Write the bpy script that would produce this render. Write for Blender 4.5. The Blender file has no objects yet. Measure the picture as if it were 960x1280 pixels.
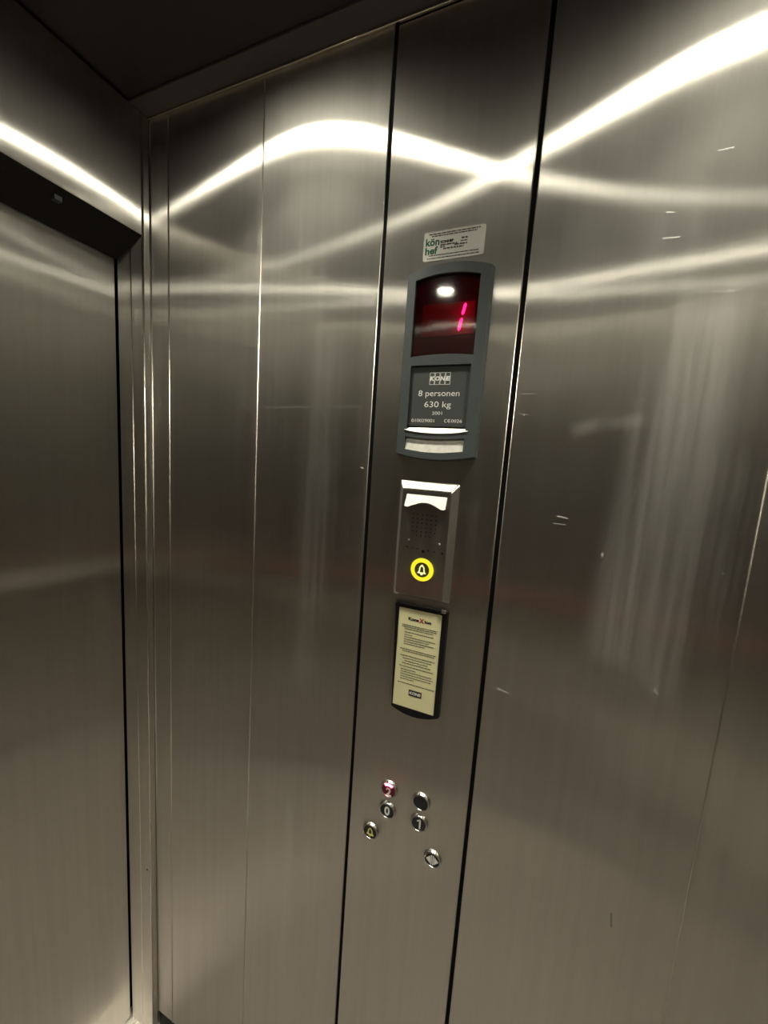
import bpy, bmesh, math, random
from mathutils import Vector, Matrix

# ------------------------------------------------------------------ camera, world, exposure
scene = bpy.context.scene
C = scene.collection
ZF = 1.565                                   # camera height above the car floor
AX = Vector((0.92102053, 0.10935371, -0.37384884))   # car axes seen from the camera (right, down, forward)
AY = Vector((0.38388503, -0.09225405, 0.91876083))
AZ = Vector((0.06598084, -0.98971256, -0.12694713))
right = Vector((AX[0], AY[0], AZ[0]))
up = -Vector((AX[1], AY[1], AZ[1]))
back = -Vector((AX[2], AY[2], AZ[2]))
cam_data = bpy.data.cameras.new('camera')
cam_data.sensor_fit = 'HORIZONTAL'
cam_data.sensor_width = 36.0
cam_data.lens = 36.0 * 481.0 / 960.0
cam_data.clip_start = 0.01
cam = bpy.data.objects.new('camera', cam_data)
C.objects.link(cam)
m = Matrix((right, up, back)).transposed().to_4x4()
m.translation = (0, 0, ZF)
cam.matrix_world = m
scene.camera = cam

world = bpy.data.worlds.new('world')
scene.world = world
world.use_nodes = True
world.node_tree.nodes['Background'].inputs['Color'].default_value = (0.0, 0.0, 0.0, 1)

scene.view_settings.view_transform = 'Standard'
scene.view_settings.look = 'None'
scene.view_settings.gamma = 1.0
scene.view_settings.use_curve_mapping = False
scene.view_settings.exposure = 1.35
scene.cycles.max_bounces = 14
scene.cycles.glossy_bounces = 10
scene.cycles.sample_clamp_indirect = 6.0
scene.cycles.blur_glossy = 0.0

LAMP = 42.0                                  # downlight lens strength
BEAM = 15.5                                  # downlight beam, watts
LAMP_COLOR = (1.0, 0.945, 0.765, 1)

# car interior (camera at x = y = 0): the right wall carries the panel, the front wall the door
XF, XB = -0.808, 0.592
YR, YL = 0.600, -0.500
ZC = ZF + 0.650

# ------------------------------------------------------------------ materials
def new_mat(name):
    mt = bpy.data.materials.new(name)
    mt.use_nodes = True
    nt = mt.node_tree
    nt.nodes.clear()
    out = nt.nodes.new('ShaderNodeOutputMaterial')
    return mt, nt, out


def N(nt, kind, **kw):
    n = nt.nodes.new(kind)
    for k, v in kw.items():
        setattr(n, k, v)
    return n


def L(nt, a, b):
    nt.links.new(a, b)


def math_node(nt, op, a, b=None, clamp=False):
    n = N(nt, 'ShaderNodeMath', operation=op, use_clamp=clamp)
    for i, v in enumerate((a, b)):
        if v is None:
            continue
        if isinstance(v, (int, float)):
            n.inputs[i].default_value = v
        else:
            L(nt, v, n.inputs[i])
    return n.outputs[0]


def stretched_noise(nt, pos, sx, sz, detail=3.0, rough=0.55, off=(0, 0, 0)):
    mp = N(nt, 'ShaderNodeMapping')
    mp.inputs['Scale'].default_value = (sx, sx, sz)
    mp.inputs['Location'].default_value = off
    L(nt, pos, mp.inputs['Vector'])
    nz = N(nt, 'ShaderNodeTexNoise')
    nz.inputs['Scale'].default_value = 1.0
    nz.inputs['Detail'].default_value = detail
    nz.inputs['Roughness'].default_value = rough
    L(nt, mp.outputs[0], nz.inputs['Vector'])
    return nz.outputs['Fac']


def ramp01(nt, v, lo, hi, o0=0.0, o1=1.0):
    n = N(nt, 'ShaderNodeMapRange', interpolation_type='SMOOTHSTEP')
    n.inputs['From Min'].default_value = lo
    n.inputs['From Max'].default_value = hi
    n.inputs['To Min'].default_value = o0
    n.inputs['To Max'].default_value = o1
    L(nt, v, n.inputs['Value'])
    return n.outputs[0]


def segment_mask(nt, pos, a, b, w, soft=0.5):
    """1 near the stroke a-b (x, z on the wall), 0 beyond w."""
    A = Vector((a[0], 0, a[1] + ZF)); B = Vector((b[0], 0, b[1] + ZF))
    d = B - A
    flat = N(nt, 'ShaderNodeVectorMath', operation='MULTIPLY')
    L(nt, pos, flat.inputs[0]); flat.inputs[1].default_value = (1, 0, 1)
    sub = N(nt, 'ShaderNodeVectorMath', operation='SUBTRACT')
    L(nt, flat.outputs[0], sub.inputs[0]); sub.inputs[1].default_value = A
    dot = N(nt, 'ShaderNodeVectorMath', operation='DOT_PRODUCT')
    L(nt, sub.outputs[0], dot.inputs[0]); dot.inputs[1].default_value = d / max(d.length_squared, 1e-9)
    t = math_node(nt, 'MULTIPLY', dot.outputs['Value'], 1.0, clamp=True)
    sc = N(nt, 'ShaderNodeVectorMath', operation='SCALE')
    sc.inputs[0].default_value = d; L(nt, t, sc.inputs['Scale'])
    df = N(nt, 'ShaderNodeVectorMath', operation='DISTANCE')
    L(nt, sub.outputs[0], df.inputs[0]); L(nt, sc.outputs[0], df.inputs[1])
    return ramp01(nt, df.outputs['Value'], w * (1 - soft), w, 1.0, 0.0)


def brushed_steel(name, color=(0.81, 0.787, 0.737), az=0.0106, ah=0.60, broad=0.27, film=0.05, haze=0.010, scratches=(), smears=(), marks=(), seed=0.0, wave=0.0016):
    """Vertically brushed steel: tight along the grain, wide across it; a cloudy film of wipe marks on top."""
    mt, nt, out = new_mat(name)
    geo = N(nt, 'ShaderNodeNewGeometry')
    pos = geo.outputs['Position']
    tan = N(nt, 'ShaderNodeCombineXYZ'); tan.inputs[2].default_value = 1.0
    # slow waviness of the sheet and the mottle of the grain
    big = stretched_noise(nt, pos, 5.0, 2.2, 1.0, off=(seed, seed, 0))
    fine = stretched_noise(nt, pos, 260.0, 90.0, 2.0)
    b1 = N(nt, 'ShaderNodeBump'); b1.inputs['Strength'].default_value = 1.0; b1.inputs['Distance'].default_value = wave
    L(nt, big, b1.inputs['Height'])
    b2 = N(nt, 'ShaderNodeBump'); b2.inputs['Strength'].default_value = 0.5; b2.inputs['Distance'].default_value = 0.00008
    L(nt, fine, b2.inputs['Height']); L(nt, b1.outputs[0], b2.inputs['Normal'])
    streak = stretched_noise(nt, pos, 60.0, 1.5, 4.0, 0.65, (seed, 0, 0))
    cloud = stretched_noise(nt, pos, 7.0, 3.0, 4.0, 0.6, (seed + 3, 0, 1))
    colmix = N(nt, 'ShaderNodeMix', data_type='RGBA')
    colmix.inputs['A'].default_value = tuple(c * 0.97 for c in color) + (1,)
    colmix.inputs['B'].default_value = tuple(min(1, c * 1.03) for c in color) + (1,)
    L(nt, ramp01(nt, streak, 0.3, 0.7), colmix.inputs['Factor'])
    colour = colmix.outputs['Result']

    def lobe(z, h):
        g = N(nt, 'ShaderNodeBsdfAnisotropic', distribution='GGX')
        r = math.sqrt(z * h)
        g.inputs['Roughness'].default_value = math.sqrt(r)
        g.inputs['Anisotropy'].default_value = 1 - z / r
        L(nt, colour, g.inputs['Color'])
        L(nt, tan.outputs[0], g.inputs['Tangent'])
        L(nt, b2.outputs[0], g.inputs['Normal'])
        return g.outputs[0]
    mix = N(nt, 'ShaderNodeMixShader')
    L(nt, ramp01(nt, cloud, 0.3, 0.75, broad * 0.8, broad * 1.25), mix.inputs[0])
    L(nt, lobe(az, ah), mix.inputs[1]); L(nt, lobe(0.17, 0.62), mix.inputs[2])
    # wiped film and scratches scatter light in every direction
    veil = math_node(nt, 'MULTIPLY', ramp01(nt, streak, 0.42, 0.72), ramp01(nt, cloud, 0.42, 0.68))
    total = math_node(nt, 'ADD', math_node(nt, 'MULTIPLY', veil, film), haze)
    for a, b, w, s in smears:
        k = math_node(nt, 'MULTIPLY', segment_mask(nt, pos, a, b, w, 1.0), ramp01(nt, streak, 0.3, 0.62, 0.35, 1.0))
        total = math_node(nt, 'ADD', total, math_node(nt, 'MULTIPLY', k, s))
    for a, b, w, s in scratches:
        k = segment_mask(nt, pos, a, b, w, 0.6)
        total = math_node(nt, 'MAXIMUM', total, math_node(nt, 'MULTIPLY', k, s))
    # rare bright nicks
    mp = N(nt, 'ShaderNodeMapping'); mp.inputs['Scale'].default_value = (26, 26, 26); L(nt, pos, mp.inputs['Vector'])
    vor = N(nt, 'ShaderNodeTexVoronoi'); vor.inputs['Scale'].default_value = 1.0; vor.inputs['Randomness'].default_value = 1.0
    L(nt, mp.outputs[0], vor.inputs['Vector'])
    dots = math_node(nt, 'MULTIPLY', ramp01(nt, vor.outputs['Distance'], 0.02, 0.05, 1.0, 0.0), ramp01(nt, cloud, 0.5, 0.6))
    total = math_node(nt, 'MAXIMUM', total, math_node(nt, 'MULTIPLY', dots, 0.35))
    total = math_node(nt, 'MULTIPLY', total, 1.0, clamp=True)
    df = N(nt, 'ShaderNodeBsdfDiffuse'); df.inputs['Color'].default_value = (0.86, 0.84, 0.82, 1)
    mx = N(nt, 'ShaderNodeMixShader')
    L(nt, total, mx.inputs[0]); L(nt, mix.outputs[0], mx.inputs[1]); L(nt, df.outputs[0], mx.inputs[2])
    last = mx.outputs[0]
    for a, b, w, s in marks:                                  # dark scuffs
        dk = N(nt, 'ShaderNodeBsdfDiffuse'); dk.inputs['Color'].default_value = (0.03, 0.027, 0.024, 1)
        m2 = N(nt, 'ShaderNodeMixShader')
        L(nt, math_node(nt, 'MULTIPLY', segment_mask(nt, pos, a, b, w, 0.8), s), m2.inputs[0])
        L(nt, last, m2.inputs[1]); L(nt, dk.outputs[0], m2.inputs[2])
        last = m2.outputs[0]
    L(nt, last, out.inputs['Surface'])
    return mt


def plain(name, color, rough=0.5, metal=0.0, spec=0.5, coat=0.0, vary=0.08, scale=40.0, bump=0.0):
    mt, nt, out = new_mat(name)
    p = N(nt, 'ShaderNodeBsdfPrincipled')
    geo = N(nt, 'ShaderNodeNewGeometry')
    nz = stretched_noise(nt, geo.outputs['Position'], scale, scale, 4.0)
    mx = N(nt, 'ShaderNodeMix', data_type='RGBA')
    mx.inputs['A'].default_value = tuple(c * (1 - vary) for c in color) + (1,)
    mx.inputs['B'].default_value = tuple(min(1, c * (1 + vary)) for c in color) + (1,)
    L(nt, nz, mx.inputs['Factor'])
    L(nt, mx.outputs['Result'], p.inputs['Base Color'])
    p.inputs['Roughness'].default_value = rough
    p.inputs['Metallic'].default_value = metal
    p.inputs['Specular IOR Level'].default_value = spec
    p.inputs['Coat Weight'].default_value = coat
    if bump:
        b = N(nt, 'ShaderNodeBump'); b.inputs['Strength'].default_value = 0.4; b.inputs['Distance'].default_value = bump
        L(nt, nz, b.inputs['Height']); L(nt, b.outputs[0], p.inputs['Normal'])
    L(nt, p.outputs[0], out.inputs['Surface'])
    return mt


def glowing(name, color, strength):
    mt, nt, out = new_mat(name)
    e = N(nt, 'ShaderNodeEmission')
    e.inputs['Color'].default_value = tuple(color[:3]) + (1,)
    e.inputs['Strength'].default_value = strength
    L(nt, e.outputs[0], out.inputs['Surface'])
    return mt


def tinted_pane(name, tint, gloss=0.05):
    mt, nt, out = new_mat(name)
    t = N(nt, 'ShaderNodeBsdfTransparent'); t.inputs['Color'].default_value = tint + (1,)
    g = N(nt, 'ShaderNodeBsdfGlossy'); g.inputs['Roughness'].default_value = gloss
    g.inputs['Color'].default_value = (1, 1, 1, 1)
    fr = N(nt, 'ShaderNodeFresnel'); fr.inputs['IOR'].default_value = 1.6
    mx = N(nt, 'ShaderNodeMixShader')
    L(nt, fr.outputs[0], mx.inputs[0]); L(nt, t.outputs[0], mx.inputs[1]); L(nt, g.outputs[0], mx.inputs[2])
    L(nt, mx.outputs[0], out.inputs['Surface'])
    return mt


RIGHT_SCRATCHES = [((0.1451, 0.3855), (0.1591, 0.3858), .0012, .7), ((0.153, 0.4534), (0.1526, 0.4711), .0011, .6),
    ((0.1022, 0.3268), (0.1106, 0.3254), .0011, .7), ((0.1029, 0.2968), (0.1194, 0.2962), .0011, .6),
    ((0.1764, 0.229), (0.1817, 0.2285), .0013, .7), ((0.0235, -0.0591), (0.0363, -0.0611), .0012, .75),
    ((0.0195, -0.07), (0.0342, -0.0705), .001, .45), ((-0.0465, 0.1113), (-0.027, 0.1112), .0012, .3),
    ((-0.0458, 0.0831), (-0.0315, 0.0822), .0012, .3), ((0.0856, -0.1046), (0.0856, -0.108), .002, .7),
    ((-0.0315, -0.3395), (-0.0166, -0.3431), .0013, .8), ((0.1696, -0.2814), (0.174, -0.287), .002, .45),
    ((0.1264, 0.0408), (0.0858, -0.1309), .0016, .14)]
RIGHT_SMEARS = [((0.1497, 0.1977), (0.112, -0.23), .055, .17), ((0.190, 0.21), (0.162, -0.26), .050, .13),
    ((0.0328, 0.0648), (0.1067, 0.077), .014, .07), ((0.0689, 0.0868), (0.034, 0.055), .012, .04)]
LEFT_SCRATCHES = [((-0.5029, 0.0888), (-0.2978, 0.0917), .0018, .09), ((-0.2925, -0.0103), (-0.2885, -0.012), .0016, .6),
    ((-0.3377, 0.4396), (-0.3018, 0.4339), .0012, .35)]
LEFT_SMEARS = [((-0.373, 0.20), (-0.392, -0.42), .055, .06), ((-0.41, -0.72), (-0.405, -1.2), .014, .18)]

M = {}
M['steel_left'] = brushed_steel('steel_left', scratches=LEFT_SCRATCHES, smears=LEFT_SMEARS, seed=1.3)
M['steel_right'] = brushed_steel('steel_right', scratches=RIGHT_SCRATCHES, smears=RIGHT_SMEARS, seed=4.1,
                                 marks=[((0.1625, -0.641), (0.165, -0.6618), .0022, .45)], film=0.07, haze=0.022)
M['steel'] = brushed_steel('steel', film=0.03, seed=7.7)
M['steel_door'] = brushed_steel('steel_door', film=0.02, seed=2.2)
M['black_gap'] = plain('black_gap', (0.004, 0.004, 0.004), 0.9, spec=0.1)
M['dark_frame'] = plain('dark_frame', (0.012, 0.011, 0.010), 0.45, spec=0.3)
M['ceiling'] = plain('ceiling', (0.050, 0.040, 0.046), 0.5, spec=0.3)
M['ceiling_band'] = plain('ceiling_band', (0.11, 0.10, 0.10), 0.4, spec=0.3)
M['bright_trim'] = plain('bright_trim', (0.62, 0.58, 0.50), 0.25, metal=1.0)
M['bead'] = plain('bead', (0.70, 0.66, 0.60), 0.32, metal=1.0, vary=0.15, scale=25)
M['chrome'] = plain('chrome', (0.75, 0.74, 0.72), 0.18, metal=1.0, vary=0.03)
M['polished'] = plain('polished', (0.72, 0.71, 0.68), 0.42, metal=1.0, vary=0.05)
M['floor'] = plain('floor', (0.205, 0.185, 0.174), 0.55, scale=90, vary=0.25, bump=0.0006)
M['aluminium'] = plain('aluminium', (0.84, 0.80, 0.77), 0.5, metal=0.6)
M['grey_plastic'] = plain('grey_plastic', (0.070, 0.082, 0.087), 0.48, spec=0.45, bump=0.0001, scale=900)
M['plate_grey'] = plain('plate_grey', (0.075, 0.085, 0.085), 0.38, spec=0.4, vary=0.05)
M['black_plastic'] = plain('black_plastic', (0.010, 0.010, 0.012), 0.3, spec=0.4)
M['button_dark'] = plain('button_dark', (0.022, 0.024, 0.026), 0.35, spec=0.4)
M['button_red'] = plain('button_red', (0.14, 0.012, 0.03), 0.35, spec=0.4)
M['white_print'] = plain('white_print', (0.95, 0.95, 0.93), 0.6, spec=0.2, vary=0.02)
M['black_print'] = plain('black_print', (0.02, 0.02, 0.02), 0.7, spec=0.2)
M['grey_print'] = plain('grey_print', (0.10, 0.10, 0.09), 0.7, spec=0.2)
M['red_print'] = plain('red_print', (0.45, 0.03, 0.03), 0.7, spec=0.2)
M['green_print'] = plain('green_print', (0.03, 0.16, 0.09), 0.7, spec=0.2)
M['sticker'] = plain('sticker', (0.82, 0.82, 0.77), 0.6, spec=0.2, vary=0.04)
M['cream_paper'] = plain('cream_paper', (0.98, 0.94, 0.58), 0.6, spec=0.2, vary=0.03)
M['label_insert'] = plain('label_insert', (0.80, 0.79, 0.74), 0.5, metal=0.5, vary=0.25, scale=160)
M['ledge'] = plain('ledge', (0.55, 0.545, 0.515), 0.5, metal=1.0, vary=0.03)
M['red_pane'] = tinted_pane('red_pane', (0.80, 0.16, 0.24))
M['board'] = plain('board', (0.42, 0.03, 0.05), 0.5)  # red LED glow around the digit is put into this colour
M['board_dark'] = plain('board_dark', (0.10, 0.008, 0.014), 0.5)
M['digit'] = glowing('digit', (1.0, 0.10, 0.60), 1.3)
M['red_led'] = glowing('red_led', (1.0, 0.10, 0.20), 5.0)
M['yellow_ring'] = glowing('yellow_ring', (0.95, 0.86, 0.035), 0.40)
M['yellow_symbol'] = glowing('yellow_symbol', (0.95, 0.95, 0.45), 0.40)
M['olive'] = plain('olive', (0.09, 0.08, 0.01), 0.4)
M['yellow_print'] = plain('yellow_print', (0.75, 0.70, 0.22), 0.6)
M['satin_rail'] = plain('satin_rail', (0.85, 0.81, 0.74), 0.4, spec=0.6)
M['red_rail'] = plain('red_rail', (0.22, 0.05, 0.04), 0.5, spec=0.4)
M['tinted_mirror'] = plain('tinted_mirror', (0.50, 0.44, 0.41), 0.03, metal=1.0, vary=0.02)
M['lamp'] = glowing('lamp', LAMP_COLOR, LAMP)

# ------------------------------------------------------------------ helpers
def world_origin(o):
    v = Vector((0, 0, 0))
    while o is not None:
        v += o.location
        o = o.parent
    return v


def thing(name, label, cat, loc=(0, 0, 0), group=None):
    o = bpy.data.objects.new(name, None)
    o.empty_display_size = 0.02
    C.objects.link(o)
    o.location = loc
    o['label'] = label; o['category'] = cat
    if group:
        o['group'] = group
    return o


def obj(name, bm, mat, parent=None, label=None, smooth=False, kind=None):
    """Links a bmesh given in car coordinates as one mesh object."""
    off = world_origin(parent)
    bmesh.ops.recalc_face_normals(bm, faces=bm.faces[:])
    if parent is not None:
        bmesh.ops.translate(bm, verts=bm.verts[:], vec=-off)
    me = bpy.data.meshes.new(name)
    bm.to_mesh(me); bm.free()
    if smooth:
        for p in me.polygons:
            p.use_smooth = True
    me.materials.append(M[mat])
    o = bpy.data.objects.new(name, me)
    C.objects.link(o)
    o.parent = parent
    if label:
        o['label'] = label
    if kind:
        o['kind'] = kind
    return o


def box(x0, x1, y0, y1, z0, z1, bevel=0.0, seg=2, bm=None):
    """Box; z is given from eye height, as all z below."""
    new = bm is None
    if new:
        bm = bmesh.new()
    g = bmesh.ops.create_cube(bm, size=1.0)
    vs = g['verts']
    for v in vs:
        v.co = Vector((x0 + (v.co.x + .5) * (x1 - x0), y0 + (v.co.y + .5) * (y1 - y0), ZF + z0 + (v.co.z + .5) * (z1 - z0)))
    if bevel:
        es = list({e for v in vs for e in v.link_edges})
        bmesh.ops.bevel(bm, geom=es, offset=bevel, segments=seg, affect='EDGES', profile=0.5)
    return bm


def arc(x0, z0, x1, z1, bulge, n=14):
    """Points from (x0,z0) to (x1,z1), bowed by bulge in z (end point left out)."""
    return [(x0 + (x1 - x0) * t, z0 + (z1 - z0) * t + bulge * 4 * t * (1 - t)) for t in [i / n for i in range(n)]]


def circle(cx, cz, r, n=32, rz=None):
    return [(cx + r * math.cos(2 * math.pi * i / n), cz + (rz or r) * math.sin(2 * math.pi * i / n)) for i in range(n)]


def rounded(x0, x1, z0, z1, r, n=5):
    pts = []
    for cx, cz, a in ((x1 - r, z1 - r, 0), (x0 + r, z1 - r, 90), (x0 + r, z0 + r, 180), (x1 - r, z0 + r, 270)):
        for i in range(n + 1):
            t = math.radians(a + 90 * i / n)
            pts.append((cx + r * math.cos(t), cz + r * math.sin(t)))
    return pts


def plate(outer, y_front, y_back, holes=(), outer_back=None, bm=None, shift=(0, 0)):
    """Sheet in the wall plane: outline and holes as (x, z) loops, between two depths; optional wider back outline (chamfer)."""
    new = bm is None
    if new:
        bm = bmesh.new()
    front_edges, loops = [], []
    for k, lp in enumerate([outer] + list(holes)):
        f = [bm.verts.new((x + shift[0], y_front, ZF + z + shift[1])) for x, z in lp]
        src = outer_back if (k == 0 and outer_back) else lp
        b = [bm.verts.new((x + shift[0], y_back, ZF + z + shift[1])) for x, z in src]
        loops.append((f, b))
        for i in range(len(f)):
            front_edges.append(bm.edges.new((f[i], f[(i + 1) % len(f)])))
    bmesh.ops.triangle_fill(bm, edges=front_edges, use_beauty=True, use_dissolve=False)
    for f, b in loops:
        n = len(f)
        for i in range(n):
            bm.faces.new((f[i], f[(i + 1) % n], b[(i + 1) % n], b[i]))
    return bm


def grow(loop, d, cx, cz):
    """Outline moved outwards by about d from a centre, axis by axis."""
    return [(x + (d if x > cx else -d), z + (d if z > cz else -d)) for x, z in loop]


def lathe(profile, cx, cz, y, n=40, bm=None):
    """profile: (radius, height above the wall face at y); axis points out of the right wall."""
    if bm is None:
        bm = bmesh.new()
    rings = []
    for r, h in profile:
        if r < 1e-6:
            rings.append([bm.verts.new((cx, y - h, ZF + cz))])
        else:
            rings.append([bm.verts.new((cx + r * math.cos(2 * math.pi * i / n), y - h, ZF + cz + r * math.sin(2 * math.pi * i / n))) for i in range(n)])
    for a, b in zip(rings, rings[1:]):
        for i in range(n):
            j = (i + 1) % n
            if len(b) == 1 and len(a) == 1:
                continue
            if len(b) == 1:
                bm.faces.new((a[i], a[j], b[0]))
            elif len(a) == 1:
                bm.faces.new((a[0], b[j], b[i]))
            else:
                bm.faces.new((a[i], a[j], b[j], b[i]))
    return bm


def tube(points, r, n=16, bm=None):
    if bm is None:
        bm = bmesh.new()
    pts = [Vector((p[0], p[1], p[2] + ZF)) for p in points]
    rings = []
    for i, p in enumerate(pts):
        t = (pts[min(i + 1, len(pts) - 1)] - pts[max(i - 1, 0)]).normalized()
        a = t.orthogonal().normalized() if abs(t.z) > .9 else t.cross(Vector((0, 0, 1))).normalized()
        b = t.cross(a)
        rings.append([bm.verts.new(p + a * r * math.cos(2 * math.pi * k / n) + b * r * math.sin(2 * math.pi * k / n)) for k in range(n)])
    for a, b in zip(rings, rings[1:]):
        for k in range(n):
            bm.faces.new((a[k], a[(k + 1) % n], b[(k + 1) % n], b[k]))
    bm.faces.new(rings[0]); bm.faces.new(rings[-1])
    return bm


def text_bm(s, x0, x1, z0, z1, y, bold=0.0, shear=0.0, bm=None, depth=0.0002):
    """Lettering with the built-in face, fitted to the box x0..x1, z0..z1, facing the car."""
    cu = bpy.data.curves.new('lettering', 'FONT')
    cu.body = s
    cu.size = 1.0
    cu.shear = shear
    cu.offset = bold
    cu.extrude = 0.01
    cu.resolution_u = 3
    o = bpy.data.objects.new('lettering_source', cu)
    C.objects.link(o)
    dg = bpy.context.evaluated_depsgraph_get()
    me = bpy.data.meshes.new_from_object(o.evaluated_get(dg))
    bpy.data.objects.remove(o); bpy.data.curves.remove(cu)
    if bm is None:
        bm = bmesh.new()
    n0 = len(bm.verts)
    bm.from_mesh(me)
    bpy.data.meshes.remove(me)
    bm.verts.ensure_lookup_table()
    vs = bm.verts[n0:]
    lx, hx = min(v.co.x for v in vs), max(v.co.x for v in vs)
    lz, hz = min(v.co.y for v in vs), max(v.co.y for v in vs)
    for v in vs:
        px = x0 + (v.co.x - lx) / (hx - lx) * (x1 - x0)
        pz = z0 + (v.co.y - lz) / (hz - lz) * (z1 - z0)
        v.co = Vector((px, y - depth * (1 if v.co.z > 0 else 0), ZF + pz))
    return bm


def struct(name, bm, mat, parent=None, smooth=False):
    o = obj(name, bm, mat, parent, smooth=smooth)
    if parent is None:
        o['kind'] = 'structure'
    return o


# ------------------------------------------------------------------ the car: floor, ceiling, walls
Z_FLOOR, Z_CEIL, Z_PANEL = -1.565, 0.650, -1.512
struct('floor', box(XF + .002, XB + .03, YL - .03, YR + .03, Z_FLOOR - .03, Z_FLOOR), 'floor')

# right wall: dark backing, steel panels with real joints
wall_right = struct('wall_right', box(XF - .10, XB + .03, YR + .020, YR + .040, Z_FLOOR, Z_CEIL + .03), 'black_gap')
for x0, x1, mat in ((XF, -0.7545, 'steel_left'), (-0.7535, -0.5193, 'steel_left'), (-0.5187, -0.2785, 'steel_left'),
                    (-0.0515, 0.2445, 'steel_right'), (0.2452, XB, 'steel_right')):
    struct('panel', box(x0, x1, YR, YR + .018, Z_PANEL, Z_CEIL - .001, 0.0014, 3), mat, wall_right, smooth=False)
for bx, br in ((XF + .0022, .0022), (-0.7540, .0017), (-0.5190, .0015), (0.24485, .0011)):  # thin beads added along the joints to catch bright highlight lines
    struct('highlight_bead', tube([(bx, YR + .0004, Z_PANEL), (bx, YR + .0004, Z_CEIL - .008)], br, 12), 'bead', wall_right, smooth=True)
for gx0, gx1 in ((-0.2783, -0.2720), (-0.0581, -0.0517)):  # black strips stand in for the shade inside the open gaps
    struct('gap_shade', box(gx0, gx1, YR + .0016, YR + .019, Z_PANEL, Z_CEIL - .001), 'black_gap', wall_right)
for bx in (-0.2792, -0.0508):  # finer beads added for the highlights on the panel edges beside the gaps
    struct('highlight_bead', tube([(bx, YR + .0004, Z_PANEL), (bx, YR + .0004, Z_CEIL - .008)], .0006, 12), 'bead', wall_right, smooth=True)
struct('baseboard_right', box(XF, XB, YR + .004, YR + .019, Z_FLOOR, Z_PANEL, 0.001), 'dark_frame')

# opposite wall and rear wall, behind the viewer but mirrored in the steel
wall_left = struct('wall_left', box(XF - .10, XB + .03, YL - .040, YL - .020, Z_FLOOR, Z_CEIL + .03), 'black_gap')
for x0, x1 in ((XF, -0.46), (-0.459, -0.11), (-0.109, 0.24), (0.241, XB)):
    struct('panel', box(x0, x1, YL - .018, YL, Z_PANEL, Z_CEIL - .001, 0.0014, 3), 'steel', wall_left)
struct('baseboard_left', box(XF, XB, YL - .019, YL - .004, Z_FLOOR, Z_PANEL, 0.001), 'dark_frame')
wall_back = struct('wall_back', box(XB + .020, XB + .040, YL - .04, YR + .04, Z_FLOOR, Z_CEIL + .03), 'black_gap')
for y0, y1 in ((YL, -0.134), (-0.133, 0.233), (0.234, YR)):
    struct('panel', box(XB, XB + .018, y0, y1, Z_PANEL, Z_CEIL - .001, 0.0014, 3), 'steel', wall_back)
struct('baseboard_back', box(XB + .004, XB + .019, YL, YR, Z_FLOOR, Z_PANEL, 0.001), 'dark_frame')

# front wall: header over the door, narrow returns, jambs of two posts
Y_OPEN0, Y_OPEN1, Z_HEAD = -0.320, 0.583, 0.4255
wall_front = struct('wall_front', box(XF - .12, XF - .10, YL - .04, YR + .04, Z_FLOOR, Z_CEIL + .03), 'black_gap')
struct('header_panel', box(XF - .016, XF, Y_OPEN0, Y_OPEN1 - .0008, Z_HEAD, Z_CEIL - .001, 0.0012, 3), 'steel', wall_front)
struct('return_panel', box(XF - .036, XF, Y_OPEN1, YR - .0006, Z_FLOOR, Z_CEIL - .001, 0.0016, 3), 'steel', wall_front)
struct('jamb_post', box(-0.888, XF - .0368, Y_OPEN1 + .0006, YR + .015, Z_FLOOR, Z_HEAD + .03, 0.0012, 3), 'steel', wall_front)
struct('return_panel', box(XF - .036, XF, YL, Y_OPEN0 - .001, Z_FLOOR, Z_CEIL - .001, 0.0016, 3), 'steel', wall_front)
struct('jamb_post', box(-0.888, XF - .0368, YL - .015, Y_OPEN0 - .0006, Z_FLOOR, Z_HEAD + .03, 0.0012, 3), 'steel', wall_front)


def prism_y(profile, y0, y1):
    bm = bmesh.new()
    a = [bm.verts.new((x, y0, ZF + z)) for x, z in profile]
    b = [bm.verts.new((x, y1, ZF + z)) for x, z in profile]
    n = len(a)
    for i in range(n):
        bm.faces.new((a[i], a[(i + 1) % n], b[(i + 1) % n], b[i]))
    bm.faces.new(a); bm.faces.new(b)
    return bm


struct('highlight_bead', tube([(XF - .0004, Y_OPEN1 + .0012, Z_FLOOR), (XF - .0004, Y_OPEN1 + .0012, Z_CEIL - .008)], .0022, 12), 'bead', wall_front, smooth=True)  # beads added so the return edge and jamb groove show bright lines
struct('highlight_bead', tube([(XF - .0366, Y_OPEN1 + .0004, Z_FLOOR), (XF - .0366, Y_OPEN1 + .0004, Z_HEAD - .018)], .0012, 12), 'bead', wall_front, smooth=True)
struct('screw_hole', plate(circle(-0.8195, -1.062, .0024, 14), Y_OPEN1 - .0004, Y_OPEN1 + .001), 'black_gap', wall_front)
# sloping underside of the header: front lip, crease, rear board
struct('soffit_board', prism_y([(XF - .0005, Z_HEAD - .0005), (-0.8285, 0.4150), (-0.8285, 0.45), (XF - .0165, 0.45), (XF - .0165, Z_HEAD + .001), (XF - .0005, Z_HEAD + .001)], Y_OPEN0, Y_OPEN1 - .0004), 'dark_frame', wall_front)
struct('soffit_board', prism_y([(-0.8300, 0.4158), (-0.8875, 0.3890), (-0.8875, 0.45), (-0.8300, 0.45)], Y_OPEN0, Y_OPEN1 + .0004), 'dark_frame', wall_front)
struct('soffit_clip', box(-0.834, -0.822, 0.437, 0.449, 0.4095, 0.418, 0.001), 'grey_plastic', wall_front)

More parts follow.
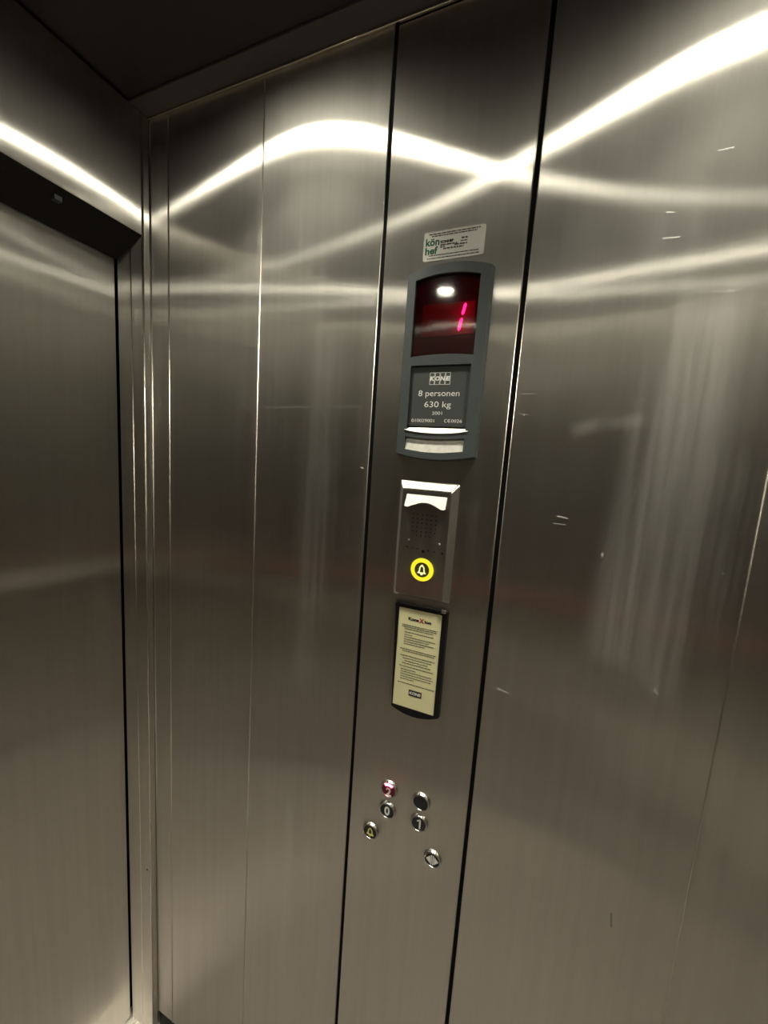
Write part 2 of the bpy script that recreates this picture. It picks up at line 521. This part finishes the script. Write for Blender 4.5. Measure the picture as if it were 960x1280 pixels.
# sliding door: two leaves, one running behind the other
door_1 = bpy.data.objects.new('door_1', None)
C.objects.link(door_1)
door_1['kind'] = 'structure'
obj('door_leaf', box(-0.906, -0.890, 0.105, 0.5792, Z_FLOOR + .007, 0.402, 0.0015, 3), 'steel_door', door_1)
obj('door_leaf', box(-0.926, -0.910, Y_OPEN0 - .01, 0.150, Z_FLOOR + .007, 0.402, 0.0015, 3), 'steel_door', door_1)
sill = struct('door_sill', box(-0.940, XF + .0015, Y_OPEN0 - .02, 0.620, Z_FLOOR - .03, Z_FLOOR + .001, 0.001), 'aluminium')
for gx in (-0.930, -0.878, -0.868, -0.858, -0.848, -0.838, -0.828, -0.818):
    obj('sill_rib', box(gx - .002, gx + .002, Y_OPEN0, Y_OPEN1, Z_FLOOR + .001, Z_FLOOR + .004, 0.0006), 'aluminium', sill)

# ceiling: border band, sunk middle panel with four round openings
BAND = 0.040
LIGHTS = [(-0.42, 0.425), (0.205, 0.405), (-0.42, -0.325), (0.205, -0.305)]


def level_plate(outer, holes, z0, z1):
    bm = bmesh.new()
    es = []
    for lp in [outer] + holes:
        f = [bm.verts.new((x, y, ZF + z0)) for x, y in lp]
        b = [bm.verts.new((x, y, ZF + z1)) for x, y in lp]
        for i in range(len(f)):
            j = (i + 1) % len(f)
            es.append(bm.edges.new((f[i], f[j])))
            bm.faces.new((f[i], f[j], b[j], b[i]))
    bmesh.ops.triangle_fill(bm, edges=es, use_beauty=True)
    return bm


outer = [(XF - .02, YL - .02), (XB + .02, YL - .02), (XB + .02, YR + .019), (XF - .02, YR + .019)]
ceiling = struct('ceiling', level_plate([(x, y) for x, y in outer], [circle(x, y, 0.040, 36) for x, y in LIGHTS], Z_CEIL + .005, Z_CEIL + .030), 'ceiling')
for y0, y1 in ((YR - BAND, YR + .019), (YL - .02, YL + BAND)):
    struct('border_band', box(XF - .02, XB + .02, y0, y1, Z_CEIL, Z_CEIL + .0049, 0.0008), 'ceiling_band', ceiling)
for k, (x0, x1, y0, y1) in enumerate(((XF, XB, YR - .005, YR - .0003), (XF, XB, YL + .0003, YL + .005), (XB - .005, XB - .0003, YL, YR))):
    struct('trim_%d' % (k + 1), box(x0, x1, y0, y1, Z_CEIL - .005, Z_CEIL - .0004, 0.001), 'bright_trim')


def level_ring(cx, cy, r0, r1, z0, z1, n=36):
    bm = bmesh.new()
    rings = []
    for r, z in ((r0, z1), (r0, z0), (r1, z0), (r1, z0 + .0015)):
        rings.append([bm.verts.new((cx + r * math.cos(2 * math.pi * i / n), cy + r * math.sin(2 * math.pi * i / n), ZF + z)) for i in range(n)])
    for a, b in zip(rings, rings[1:]):
        for i in range(n):
            bm.faces.new((a[i], a[(i + 1) % n], b[(i + 1) % n], b[i]))
    return bm


def level_disc(cx, cy, r, z0, z1, n=36):
    bm = bmesh.new()
    a = [bm.verts.new((cx + r * math.cos(2 * math.pi * i / n), cy + r * math.sin(2 * math.pi * i / n), ZF + z0)) for i in range(n)]
    b = [bm.verts.new((v.co.x, v.co.y, ZF + z1)) for v in a]
    for i in range(n):
        bm.faces.new((a[i], a[(i + 1) % n], b[(i + 1) % n], b[i]))
    bm.faces.new(a); bm.faces.new(b)
    return bm


PLACES = ('between the door and the control panel wall', 'between the rear wall and the control panel wall',
          'between the door and the opposite wall', 'between the rear wall and the opposite wall')
for (x, y), place in zip(LIGHTS, PLACES):
    dl = thing('ceiling_downlight', 'round recessed downlight ' + place, 'ceiling light', (x, y, ZC), 'downlights in the dark ceiling')
    obj('trim_ring', level_ring(x, y, 0.034, 0.046, Z_CEIL + .0030, Z_CEIL + .024), 'chrome', dl, smooth=False)
    obj('lens', level_disc(x, y, 0.030, Z_CEIL + .012, Z_CEIL + .022), 'lamp', dl)
    sp = bpy.data.lights.new('downlight_beam', 'SPOT')
    sp.energy = BEAM; sp.color = LAMP_COLOR[:3]; sp.shadow_soft_size = 0.028
    sp.spot_size = math.radians(92); sp.spot_blend = 0.9
    so = bpy.data.objects.new('downlight_beam', sp)
    C.objects.link(so); so.parent = dl; so.location = (0, 0, .009)
    obj('reflector', level_ring(x, y, 0.0301, 0.0339, Z_CEIL + .010, Z_CEIL + .024), 'chrome', dl)

# handrail on the rear wall (only its glint in the door is seen)
hr = thing('handrail', 'pale satin tube handrail along the rear wall', 'handrail', (XB, 0.05, ZF - .68))
obj('rail_tube', tube([(XB - .055, -0.42, -0.68), (XB - .055, 0.52, -0.68)], 0.021, 20), 'satin_rail', hr, smooth=True)
for by in (-0.30, 0.40):
    obj('rail_bracket', tube([(XB - .055, by, -0.68), (XB, by, -0.68)], 0.008, 12), 'chrome', hr, smooth=True)

wm = thing('added_mirror', 'added unseen tinted mirror that darkens the reflections in the control panel wall', 'mirror', (-.11, YL, ZF - .50))  # added out of view to darken the mid-height reflections in the steel
obj('mirror_glass', box(XF + .10, XB - .10, YL + .0008, YL + .006, -0.495, 0.195, .001), 'tinted_mirror', wm)
for z0, z1 in ((0.195, 0.207), (-0.507, -0.495)):
    obj('mirror_edge', box(XF + .10, XB - .10, YL + .0006, YL + .009, z0, z1, .001), 'chrome', wm)
rr = thing('added_rail', 'added unseen red brown rail that gives a red reflected band', 'rail', (-.11, YL, ZF - .57))  # added out of view for a faint red band reflected in the steel
obj('rail_board', box(XF + .06, XB - .06, YL + .012, YL + .034, -0.575, -0.515, .006), 'red_rail', rr)
for bx in (-.60, -.11, .38):
    obj('rail_bracket', box(bx - .015, bx + .015, YL + .0006, YL + .0125, -0.560, -0.530, .001), 'chrome', rr)

# ------------------------------------------------------------------ control panel strip
PX0, PX1 = -0.2718, -0.0583
cp = thing('control_panel', 'full height brushed steel lift control strip with round push buttons', 'control panel', (-0.165, YR, ZF + Z_PANEL))
M['steel_strip'] = brushed_steel('steel_strip', film=0.03, seed=9.4)
obj('faceplate', box(PX0, PX1, YR - .0005, YR + .018, Z_PANEL, Z_CEIL - .006, 0.0014, 3), 'steel_strip', cp)
obj('edge_highlight_bead', tube([(PX1 - .0008, YR, Z_PANEL), (PX1 - .0008, YR, Z_CEIL - .008)], .0007, 12), 'bead', cp, smooth=True)  # added bead that gives the strip's edge its highlight
FY = YR - .0005                                    # face of the strip


def bell_loops(cx, cz, s, lean=0.0):
    """Outline of a bell and its hollow, s = half height."""
    half = [(0.0, 1.0), (.14, .96), (.20, .80), (.42, .62), (.52, .35), (.56, -.10), (.66, -.42), (.82, -.58), (.80, -.70), (.30, -.70), (.22, -.92), (0.0, -1.0)]
    inn = [(0.0, .62), (.20, .50), (.28, .25), (.30, -.10), (.36, -.42), (0.0, -.46)]

    def full(h):
        return [(cx + x * s, cz + z * s) for x, z in h] + [(cx - x * s, cz + z * s) for x, z in reversed(h) if x > 1e-6]
    return full(half), full(inn)


BR = 0.0168


def push_button(cx, cz, label, face='button_dark'):
    b = obj('push_button', lathe([(BR, 0), (BR - .0002, .0008), (BR - .0018, .0044), (BR - .0026, .0054), (BR - .0034, .0056), (BR - .0040, .0050), (BR - .0042, .0020)], cx, cz, FY), 'chrome', cp, label, smooth=True)
    f = obj('button_face', lathe([(BR - .0042, .0030), (BR - .0044, .0042), (BR - .0060, .0042), (0, .0040)], cx, cz, FY), face, b, smooth=True)
    return b


TY = FY - .0043                                    # lettering depth on the buttons


def numeral(b, s, cx, cz, w, h):
    if s == '1':                                   # a one with its flag
        k = w * .42
        obj('numeral', plate([(cx - w / 2, cz + h * .20), (cx - w / 2, cz + h * .33), (cx + w / 2 - k, cz + h / 2), (cx + w / 2, cz + h / 2), (cx + w / 2, cz - h / 2), (cx + w / 2 - k, cz - h / 2), (cx + w / 2 - k, cz + h * .31)], TY - .0003, TY + .0004), 'white_print', b)
        return
    obj('numeral', text_bm(s, cx - w / 2, cx + w / 2, cz - h / 2, cz + h / 2, TY, 0.03), 'white_print', b)


b2 = push_button(-0.1972, -0.5844, 'round floor button 2 lit red at its top', 'button_red')
numeral(b2, '2', -0.1972, -0.5885, .0102, .0165)
bm = bmesh.new()
pts = []
for i in range(13):
    t = math.radians(52 + 76 * i / 12)
    pts.append((-0.1972 + .0134 * math.cos(t), -0.5844 + .0134 * math.sin(t)))
for i in range(12, -1, -1):
    t = math.radians(52 + 76 * i / 12)
    pts.append((-0.1972 + .0092 * math.cos(t), -0.5844 + .0092 * math.sin(t)))
obj('indicator_light', plate(pts, FY - .0062, FY - .0042, bm=bm), 'red_led', b2, 'glowing red indicator bar')
b0 = push_button(-0.1972, -0.6268, 'round floor button 0 in a chrome collar')
numeral(b0, '0', -0.1972, -0.6268, .0104, .0180)
push_button(-0.1365, -0.5839, 'round blank dark button without a symbol')
b1 = push_button(-0.1370, -0.6256, 'round floor button 1 in a chrome collar')
numeral(b1, '1', -0.1370, -0.6256, .0070, .0180)
ba = push_button(-0.2272, -0.6840, 'round alarm button with a yellow bell')
o_, i_ = bell_loops(-0.2272, -0.6845, .0088)
obj('bell_symbol', plate(o_, TY - .0003, TY + .0004, [i_]), 'yellow_print', ba)
bd = push_button(-0.1077, -0.6833, 'round door open button with white arrows')
bm = bmesh.new()
cx, cz = -0.1077, -0.6836
for s in (-1, 1):
    plate([(cx + s * .0112, cz), (cx + s * .0034, cz + .0078), (cx + s * .0034, cz - .0078)], TY - .0003, TY + .0004, bm=bm)
    plate([(cx + s * .0026, cz + .0086), (cx + s * .0006, cz + .0096), (cx + s * .0006, cz - .0096), (cx + s * .0026, cz - .0086)], TY - .0003, TY + .0004, bm=bm)
obj('arrow_symbol', bm, 'white_print', bd)

# ------------------------------------------------------------------ floor display
fd = thing('floor_display', 'dark grey plastic unit with red screen and rating plate above the intercom', 'display', (-0.1615, YR, ZF + .01))
BX0, BX1 = -0.2235, -0.0995
cxm = (BX0 + BX1) / 2
front = arc(BX0, .2850, BX1, .2850, .0100) + arc(BX1, .2850, BX1, .0172, 0, 3) + arc(BX1, .0172, BX0, .0172, -.0072) + arc(BX0, .0172, BX0, .2850, 0, 3)
backo = grow(front, .0022, cxm, .15)
hole_win = arc(-.2108, .2745, -.1142, .2745, .0065) + arc(-.1142, .2745, -.1142, .1638, 0, 2) + arc(-.1142, .1638, -.2108, .1638, .0028) + arc(-.2108, .1638, -.2108, .2745, 0, 2)
hole_plate = [(-.2088, .1512), (-.1160, .1512), (-.1160, .0515), (-.1624, .0478), (-.2088, .0515)]
hole_plate = [(-.2088, .1512), (-.1160, .1512)] + arc(-.1160, .0535, -.2088, .0535, -.0042) + [(-.2088, .0535)]
hole_lbl = arc(-.2100, .0438, -.1170, .0438, -.0030) + arc(-.1170, .0438, -.1170, .0240, 0, 2) + arc(-.1170, .0240, -.2100, .0240, -.0034) + arc(-.2100, .0240, -.2100, .0438, 0, 2)
DY = YR - .016
obj('bezel', plate(front, DY, YR - .0006, [hole_win, hole_plate, hole_lbl], backo), 'grey_plastic', fd)
obj('back_shell', plate(grow(front, -.003, cxm, .15), YR - .0045, YR - .0008), 'black_plastic', fd)
scr = obj('display_screen', plate(grow(hole_win, .001, cxm, .22), YR - .0115, YR - .0105), 'red_pane', fd, 'glossy dark red screen pane')
obj('circuit_board', plate([(-.2110, .280), (-.1140, .280), (-.1140, .163), (-.2110, .163)], YR - .0062, YR - .0050), 'board_dark', scr)
obj('display_module', plate([(-.1990, .2420), (-.1190, .2420), (-.1190, .1960), (-.1990, .1960)], YR - .0075, YR - .0060), 'board', scr)
bm = bmesh.new()
for (x0, z0), (x1, z1) in (((-.1339, .2400), (-.1372, .2228)), ((-.1377, .2196), (-.1410, .2005))):
    w = .0021
    dx, dz = (x1 - x0), (z1 - z0)
    plate([(x0, z0), (x0 + w + .1 * dx, z0 + .14 * dz), (x1 + w - .1 * dx, z1 - .14 * dz), (x1, z1), (x1 - w - .1 * dx, z1 - .14 * dz), (x0 - w + .1 * dx, z0 + .14 * dz)], YR - .0084, YR - .0074, bm=bm)
obj('digit_segments', bm, 'digit', scr, 'glowing pink red digit one')
rp = obj('rating_plate', plate([(-.2082, .1490), (-.1166, .1490), (-.1166, .0605), (-.2082, .0605)], YR - .0125, YR - .0044), 'plate_grey', fd, 'dark grey plate with white load lettering')
PY = YR - .0125
obj('capacity_lettering', text_bm('8 personen', -.1944, -.1303, .1030, .1147, PY), 'white_print', rp)
obj('capacity_lettering', text_bm('630 kg', -.1836, -.1418, .0864, .0980, PY), 'white_print', rp)
obj('year_lettering', text_bm('2001', -.1703, -.1544, .0780, .0829, PY), 'white_print', rp)
obj('serial_lettering', text_bm('010029001', -.2027, -.1660, .0665, .0714, PY), 'white_print', rp)
obj('serial_lettering', text_bm('0026', -.1395, -.1229, .0668, .0716, PY), 'white_print', rp)
bm = bmesh.new()
for cx in (-.1476, -.1424):                         # the CE mark: two open rings, the second with a bar
    r0, r1 = .0026, .0018
    t = [math.radians(55 + 250 * i / 16) for i in range(17)]
    plate([(cx + r0 * math.cos(a), .0692 + r0 * math.sin(a)) for a in t] + [(cx + r1 * math.cos(a), .0692 + r1 * math.sin(a)) for a in reversed(t)], PY - .0003, PY, bm=bm)
plate([(-.1443, .0696), (-.1413, .0696), (-.1413, .0688), (-.1443, .0688)], PY - .0003, PY, bm=bm)
obj('conformity_mark', bm, 'white_print', rp)
bm = bmesh.new()
LX0, LX1, LZ0, LZ1 = -.1784, -.1458, .1229, .1407
q = (LX1 - LX0) / 4
for i in range(4):                                  # four outlined tiles behind the letters
    a, b = LX0 + i * q + .0003, LX0 + (i + 1) * q - .0003
    t = .0006
    plate([(a, LZ1), (b, LZ1), (b, LZ0), (a, LZ0)], PY - .0002, PY, [[(a + t, LZ1 - t), (b - t, LZ1 - t), (b - t, LZ0 + t), (a + t, LZ0 + t)]], bm=bm)
obj('logo_tiles', bm, 'white_print', rp)
bm = bmesh.new()
for i, ch in enumerate('KONE'):
    a = LX0 + i * q
    text_bm(ch, a + .0008, a + q - .0003, .1285, .1353, PY - .0001, 0.05, 0.12, bm=bm)
obj('logo_lettering', bm, 'white_print', rp)
bm = bmesh.new()
n_ = 18
rows_ = []
for k, (za, bow, yy) in enumerate(((.0578, .0002, YR - .0126), (.0572, .0002, YR - .0132), (.0542, -.0046, DY - .0012), (.0534, -.0046, DY - .0010), (.0534, -.0046, YR - .0126))):
    rows_.append([bm.verts.new((-.2126 + (.1004) * i / n_, yy, ZF + za + bow * 4 * (i / n_) * (1 - i / n_))) for i in range(n_ + 1)])
for a, b in zip(rows_, rows_[1:] + rows_[:1]):
    for i in range(n_):
        bm.faces.new((a[i], a[i + 1], b[i + 1], b[i]))
obj('bright_ledge', bm, 'ledge', fd, 'white curved ledge under the rating plate', smooth=False)
bm = plate(arc(-.2096, .0450, -.1174, .0450, -.0030) + arc(-.1174, .0450, -.1174, .0235, 0, 2) + arc(-.1174, .0235, -.2096, .0235, -.0034) + arc(-.2096, .0235, -.2096, .0450, 0, 2), YR - .0110, YR - .0046)
for v in bm.verts:
    if v.co.y < YR - .010:
        v.co.y -= .0045 * (ZF + .0450 - v.co.z) / .0215
obj('label_strip', bm, 'label_insert', fd, 'pale worn label strip')

# ------------------------------------------------------------------ service sticker
st = thing('service_sticker', 'small pale sticker with fine print stuck above the red display', 'sticker', (-.162, YR, ZF + .307))
SY = FY - .0004
obj('sticker_sheet', plate(rounded(-.2076, -.1160, .3072, .3482, .003), SY, FY + .0001), 'sticker', st)
obj('logo_lettering', text_bm('kön', -.2046, -.1832, .3285, .3395, SY, 0.03, bm=text_bm('hef', -.2046, -.1852, .3165, .3272, SY, 0.03)), 'green_print', st)
obj('company_lettering', text_bm('KONHEF', -.1815, -.1620, .3304, .3344, SY, 0.06), 'black_print', st)
rnd = random.Random(5)


def print_lines(bm, rows, y):
    """Rows of tiny word-long strokes, too small to read."""
    for x0, x1, z, h in rows:
        x = x0
        while x < x1 - .0008:
            w = min(rnd.uniform(.0016, .0062) * h / .0014, x1 - x)
            g = h * .5
            plate([(x, z + g), (x + w, z + g), (x + w, z - g), (x, z - g)], y - .0002, y + .0001, bm=bm)
            x += w + h * .55
    return bm


obj('fine_print', print_lines(bmesh.new(), [(-.2000, -.1235, .3448, .0016), (-.1955, -.1280, .3418, .0016),
    (-.1500, -.1412, .3340, .0023), (-.1815, -.1560, .3282, .0019), (-.1510, -.1412, .3300, .0014), (-.1815, -.1745, .3254, .0019), (-.1600, -.1412, .3262, .0019), (-.1765, -.1460, .3226, .0020),
    (-.1985, -.1240, .3148, .0013), (-.2010, -.1230, .3108, .0013)], SY), 'grey_print', st)

# ------------------------------------------------------------------ intercom
ic = thing('intercom_box', 'raised steel intercom box with a glowing yellow bell ring', 'intercom', (-.168, YR, ZF - .2205))
IX0, IX1, IZ0, IZ1 = -.2168, -.1190, -.2205, -.0262
IY = YR - .0150
ins = .0085
base = rounded(IX0, IX1, IZ0, IZ1, .004)
ITOP = .0128
frontl = rounded(IX0 + ins, IX1 - ins, IZ0 + ins, IZ1 - ITOP, .002)
obj('housing', plate(frontl, IY, YR - .0006, [], base), 'polished', ic)
obj('front_plate', plate(rounded(IX0 + ins + .0012, IX1 - ins - .0012, IZ0 + ins + .0012, IZ1 - ITOP - .0012, .0015), IY - .0005, IY + .0004), 'steel_strip', ic)
bm = bmesh.new()
q0 = [(IX0 + .002, YR - .0040, IZ1 - .0004), (IX1 - .002, YR - .0040, IZ1 - .0004), (IX1 - ins - .001, IY - .0004, IZ1 - ITOP + .001), (IX0 + ins + .001, IY - .0004, IZ1 - ITOP + .001)]
va = [bm.verts.new((x, y - .0006, ZF + z + .0006)) for x, y, z in q0]
vb = [bm.verts.new((x, y + .0008, ZF + z - .0008)) for x, y, z in q0]
bm.faces.new(va); bm.faces.new(vb)
for i in range(4):
    bm.faces.new((va[i], va[(i + 1) % 4], vb[(i + 1) % 4], vb[i]))
obj('top_strip', bm, 'ledge', ic, 'bright strip on the upper edge')
nx0, nx1, nt_ = -.1995, -.1340, -.0470
notch = [(nx0, nt_), (nx1, nt_), (nx1 + .0004, -.0650), (-.1395, -.0662)] + arc(-.1450, -.0640, -.1880, -.0640, .0062, 10) + [(-.1890, -.0642), (-.1940, -.0662), (nx0 - .0002, -.0655)]
bm = plate(notch, IY - .0014, IY + .0002)
for v in bm.verts:
    if v.co.y < IY - .001:
        v.co.y -= .0105 * (ZF + nt_ - v.co.z) / .0192
obj('notched_plate', bm, 'ledge', ic, 'bright plate with an arched lower edge')
bm = bmesh.new()
for r in range(6):
    for c in range(6):
        if r == 5 and c in (0, 5):
            continue
        plate(circle(-.1868 + c * .0076, -.0780 - r * .0068, .0011, 8), IY - .0008, IY + .0002, bm=bm)
obj('speaker_holes', bm, 'black_plastic', ic, kind='stuff')
for x, z in ((-.1912, -.1208), (-.1405, -.1213)):
    obj('screw', lathe([(.0019, 0), (.0017, .0009), (.0008, .0014), (0, .0015)], x, z, IY - .0005, 14), 'chrome', ic, smooth=True)
for x, z, r in ((-.1935, -.1325, .0013), (-.1841, -.1331, .0011), (-.1755, -.1338, .0013), (-.1658, -.1368, .0026), (-.1577, -.1343, .0013), (-.1480, -.1345, .0011), (-.1345, -.1355, .0016)):
    obj('microphone_hole', plate(circle(x, z, r, 12), IY - .0008, IY + .0003), 'black_plastic', ic)
ab = obj('alarm_button', lathe([(.0190, 0), (.0186, .0014), (.0178, .0018), (.0126, .0018), (.0122, .0012)], -.1652, -.1668, IY - .0005, 40), 'yellow_ring', ic, 'glowing yellow ring', smooth=True)
obj('button_face', lathe([(.0123, .0012), (0, .0013)], -.1652, -.1668, IY - .0005, 32), 'olive', ab)
o_, i_ = bell_loops(-.1652, -.1668, .0088)
obj('bell_symbol', plate(o_, IY - .0019, IY - .0012, [i_]), 'yellow_symbol', ab, 'pale yellow bell symbol')

# ------------------------------------------------------------------ instruction sign
sg = thing('instruction_sign', 'tall cream card of printed instructions in a black holder under the intercom', 'sign', (-.163, YR, ZF - .427))
GX0, GX1 = -.2078, -.1190
GY = YR - .0095
gf = [(GX0, -.2318), (GX1, -.2318), (GX1, -.4150)] + arc(GX1, -.4155, GX0, -.4155, -.0115, 16)
paper_hole = [(-.2008, -.2378), (-.1272, -.2378), (-.1272, -.4138), (-.2008, -.4138)]
obj('holder', plate(gf, GY, YR - .0006, [paper_hole], grow(gf, .001, -.163, -.33)), 'black_plastic', sg)
card = obj('card', plate([(-.2010, -.2376), (-.1270, -.2376), (-.1270, -.4140), (-.2010, -.4140)], YR - .0085, YR - .0060), 'cream_paper', sg, 'cream printed card')
KY = YR - .0085
obj('title_lettering', text_bm('ion', -.1557, -.1441, -.2582, -.2530, KY, 0.05, bm=text_bm('Kone', -.1836, -.1652, -.2582, -.2526, KY, 0.05)), 'black_print', card)
obj('title_letter', text_bm('X', -.1648, -.1564, -.2590, -.2512, KY, 0.04), 'red_print', card, 'red capital letter')
rows = [(-.1935, -.1335, -.2675, .0013), (-.1935, -.1330, -.2706, .0013), (-.1885, -.1395, -.2740, .0013), (-.1885, -.1385, -.2796, .0013),
        (-.1885, -.1745, -.2843, .0012), (-.1885, -.1350, -.2882, .0012), (-.1885, -.1450, -.2922, .0012), (-.1885, -.1370, -.2962, .0012), (-.1885, -.1520, -.3002, .0012),
        (-.1945, -.1320, -.3098, .0013), (-.1900, -.1345, -.3132, .0013), (-.1930, -.1330, -.3214, .0013), (-.1885, -.1385, -.3260, .0013), (-.1850, -.1430, -.3306, .0013), (-.1890, -.1385, -.3350, .0013),
        (-.1940, -.1330, -.3405, .0012), (-.1905, -.1640, -.3460, .0012), (-.1905, -.1345, -.3502, .0012), (-.1905, -.1335, -.3546, .0012), (-.1905, -.1370, -.3590, .0012), (-.1905, -.1650, -.3632, .0012), (-.1945, -.1300, -.3705, .0012)]
obj('printed_lines', print_lines(bmesh.new(), rows, KY), 'grey_print', card)
obj('logo_block', plate([(-.1732, -.3800), (-.1506, -.3800), (-.1506, -.3905), (-.1732, -.3905)], KY - .0003, KY), 'black_print', card)
obj('logo_lettering', text_bm('KONE', -.1718, -.1520, -.3880, -.3826, KY - .0003, 0.04, 0.1), 'sticker', card)
obj('holder_clip', box(-.1290, -.1210, YR - .0125, YR - .0080, -.2335, -.2275, .0012), 'chrome', sg)
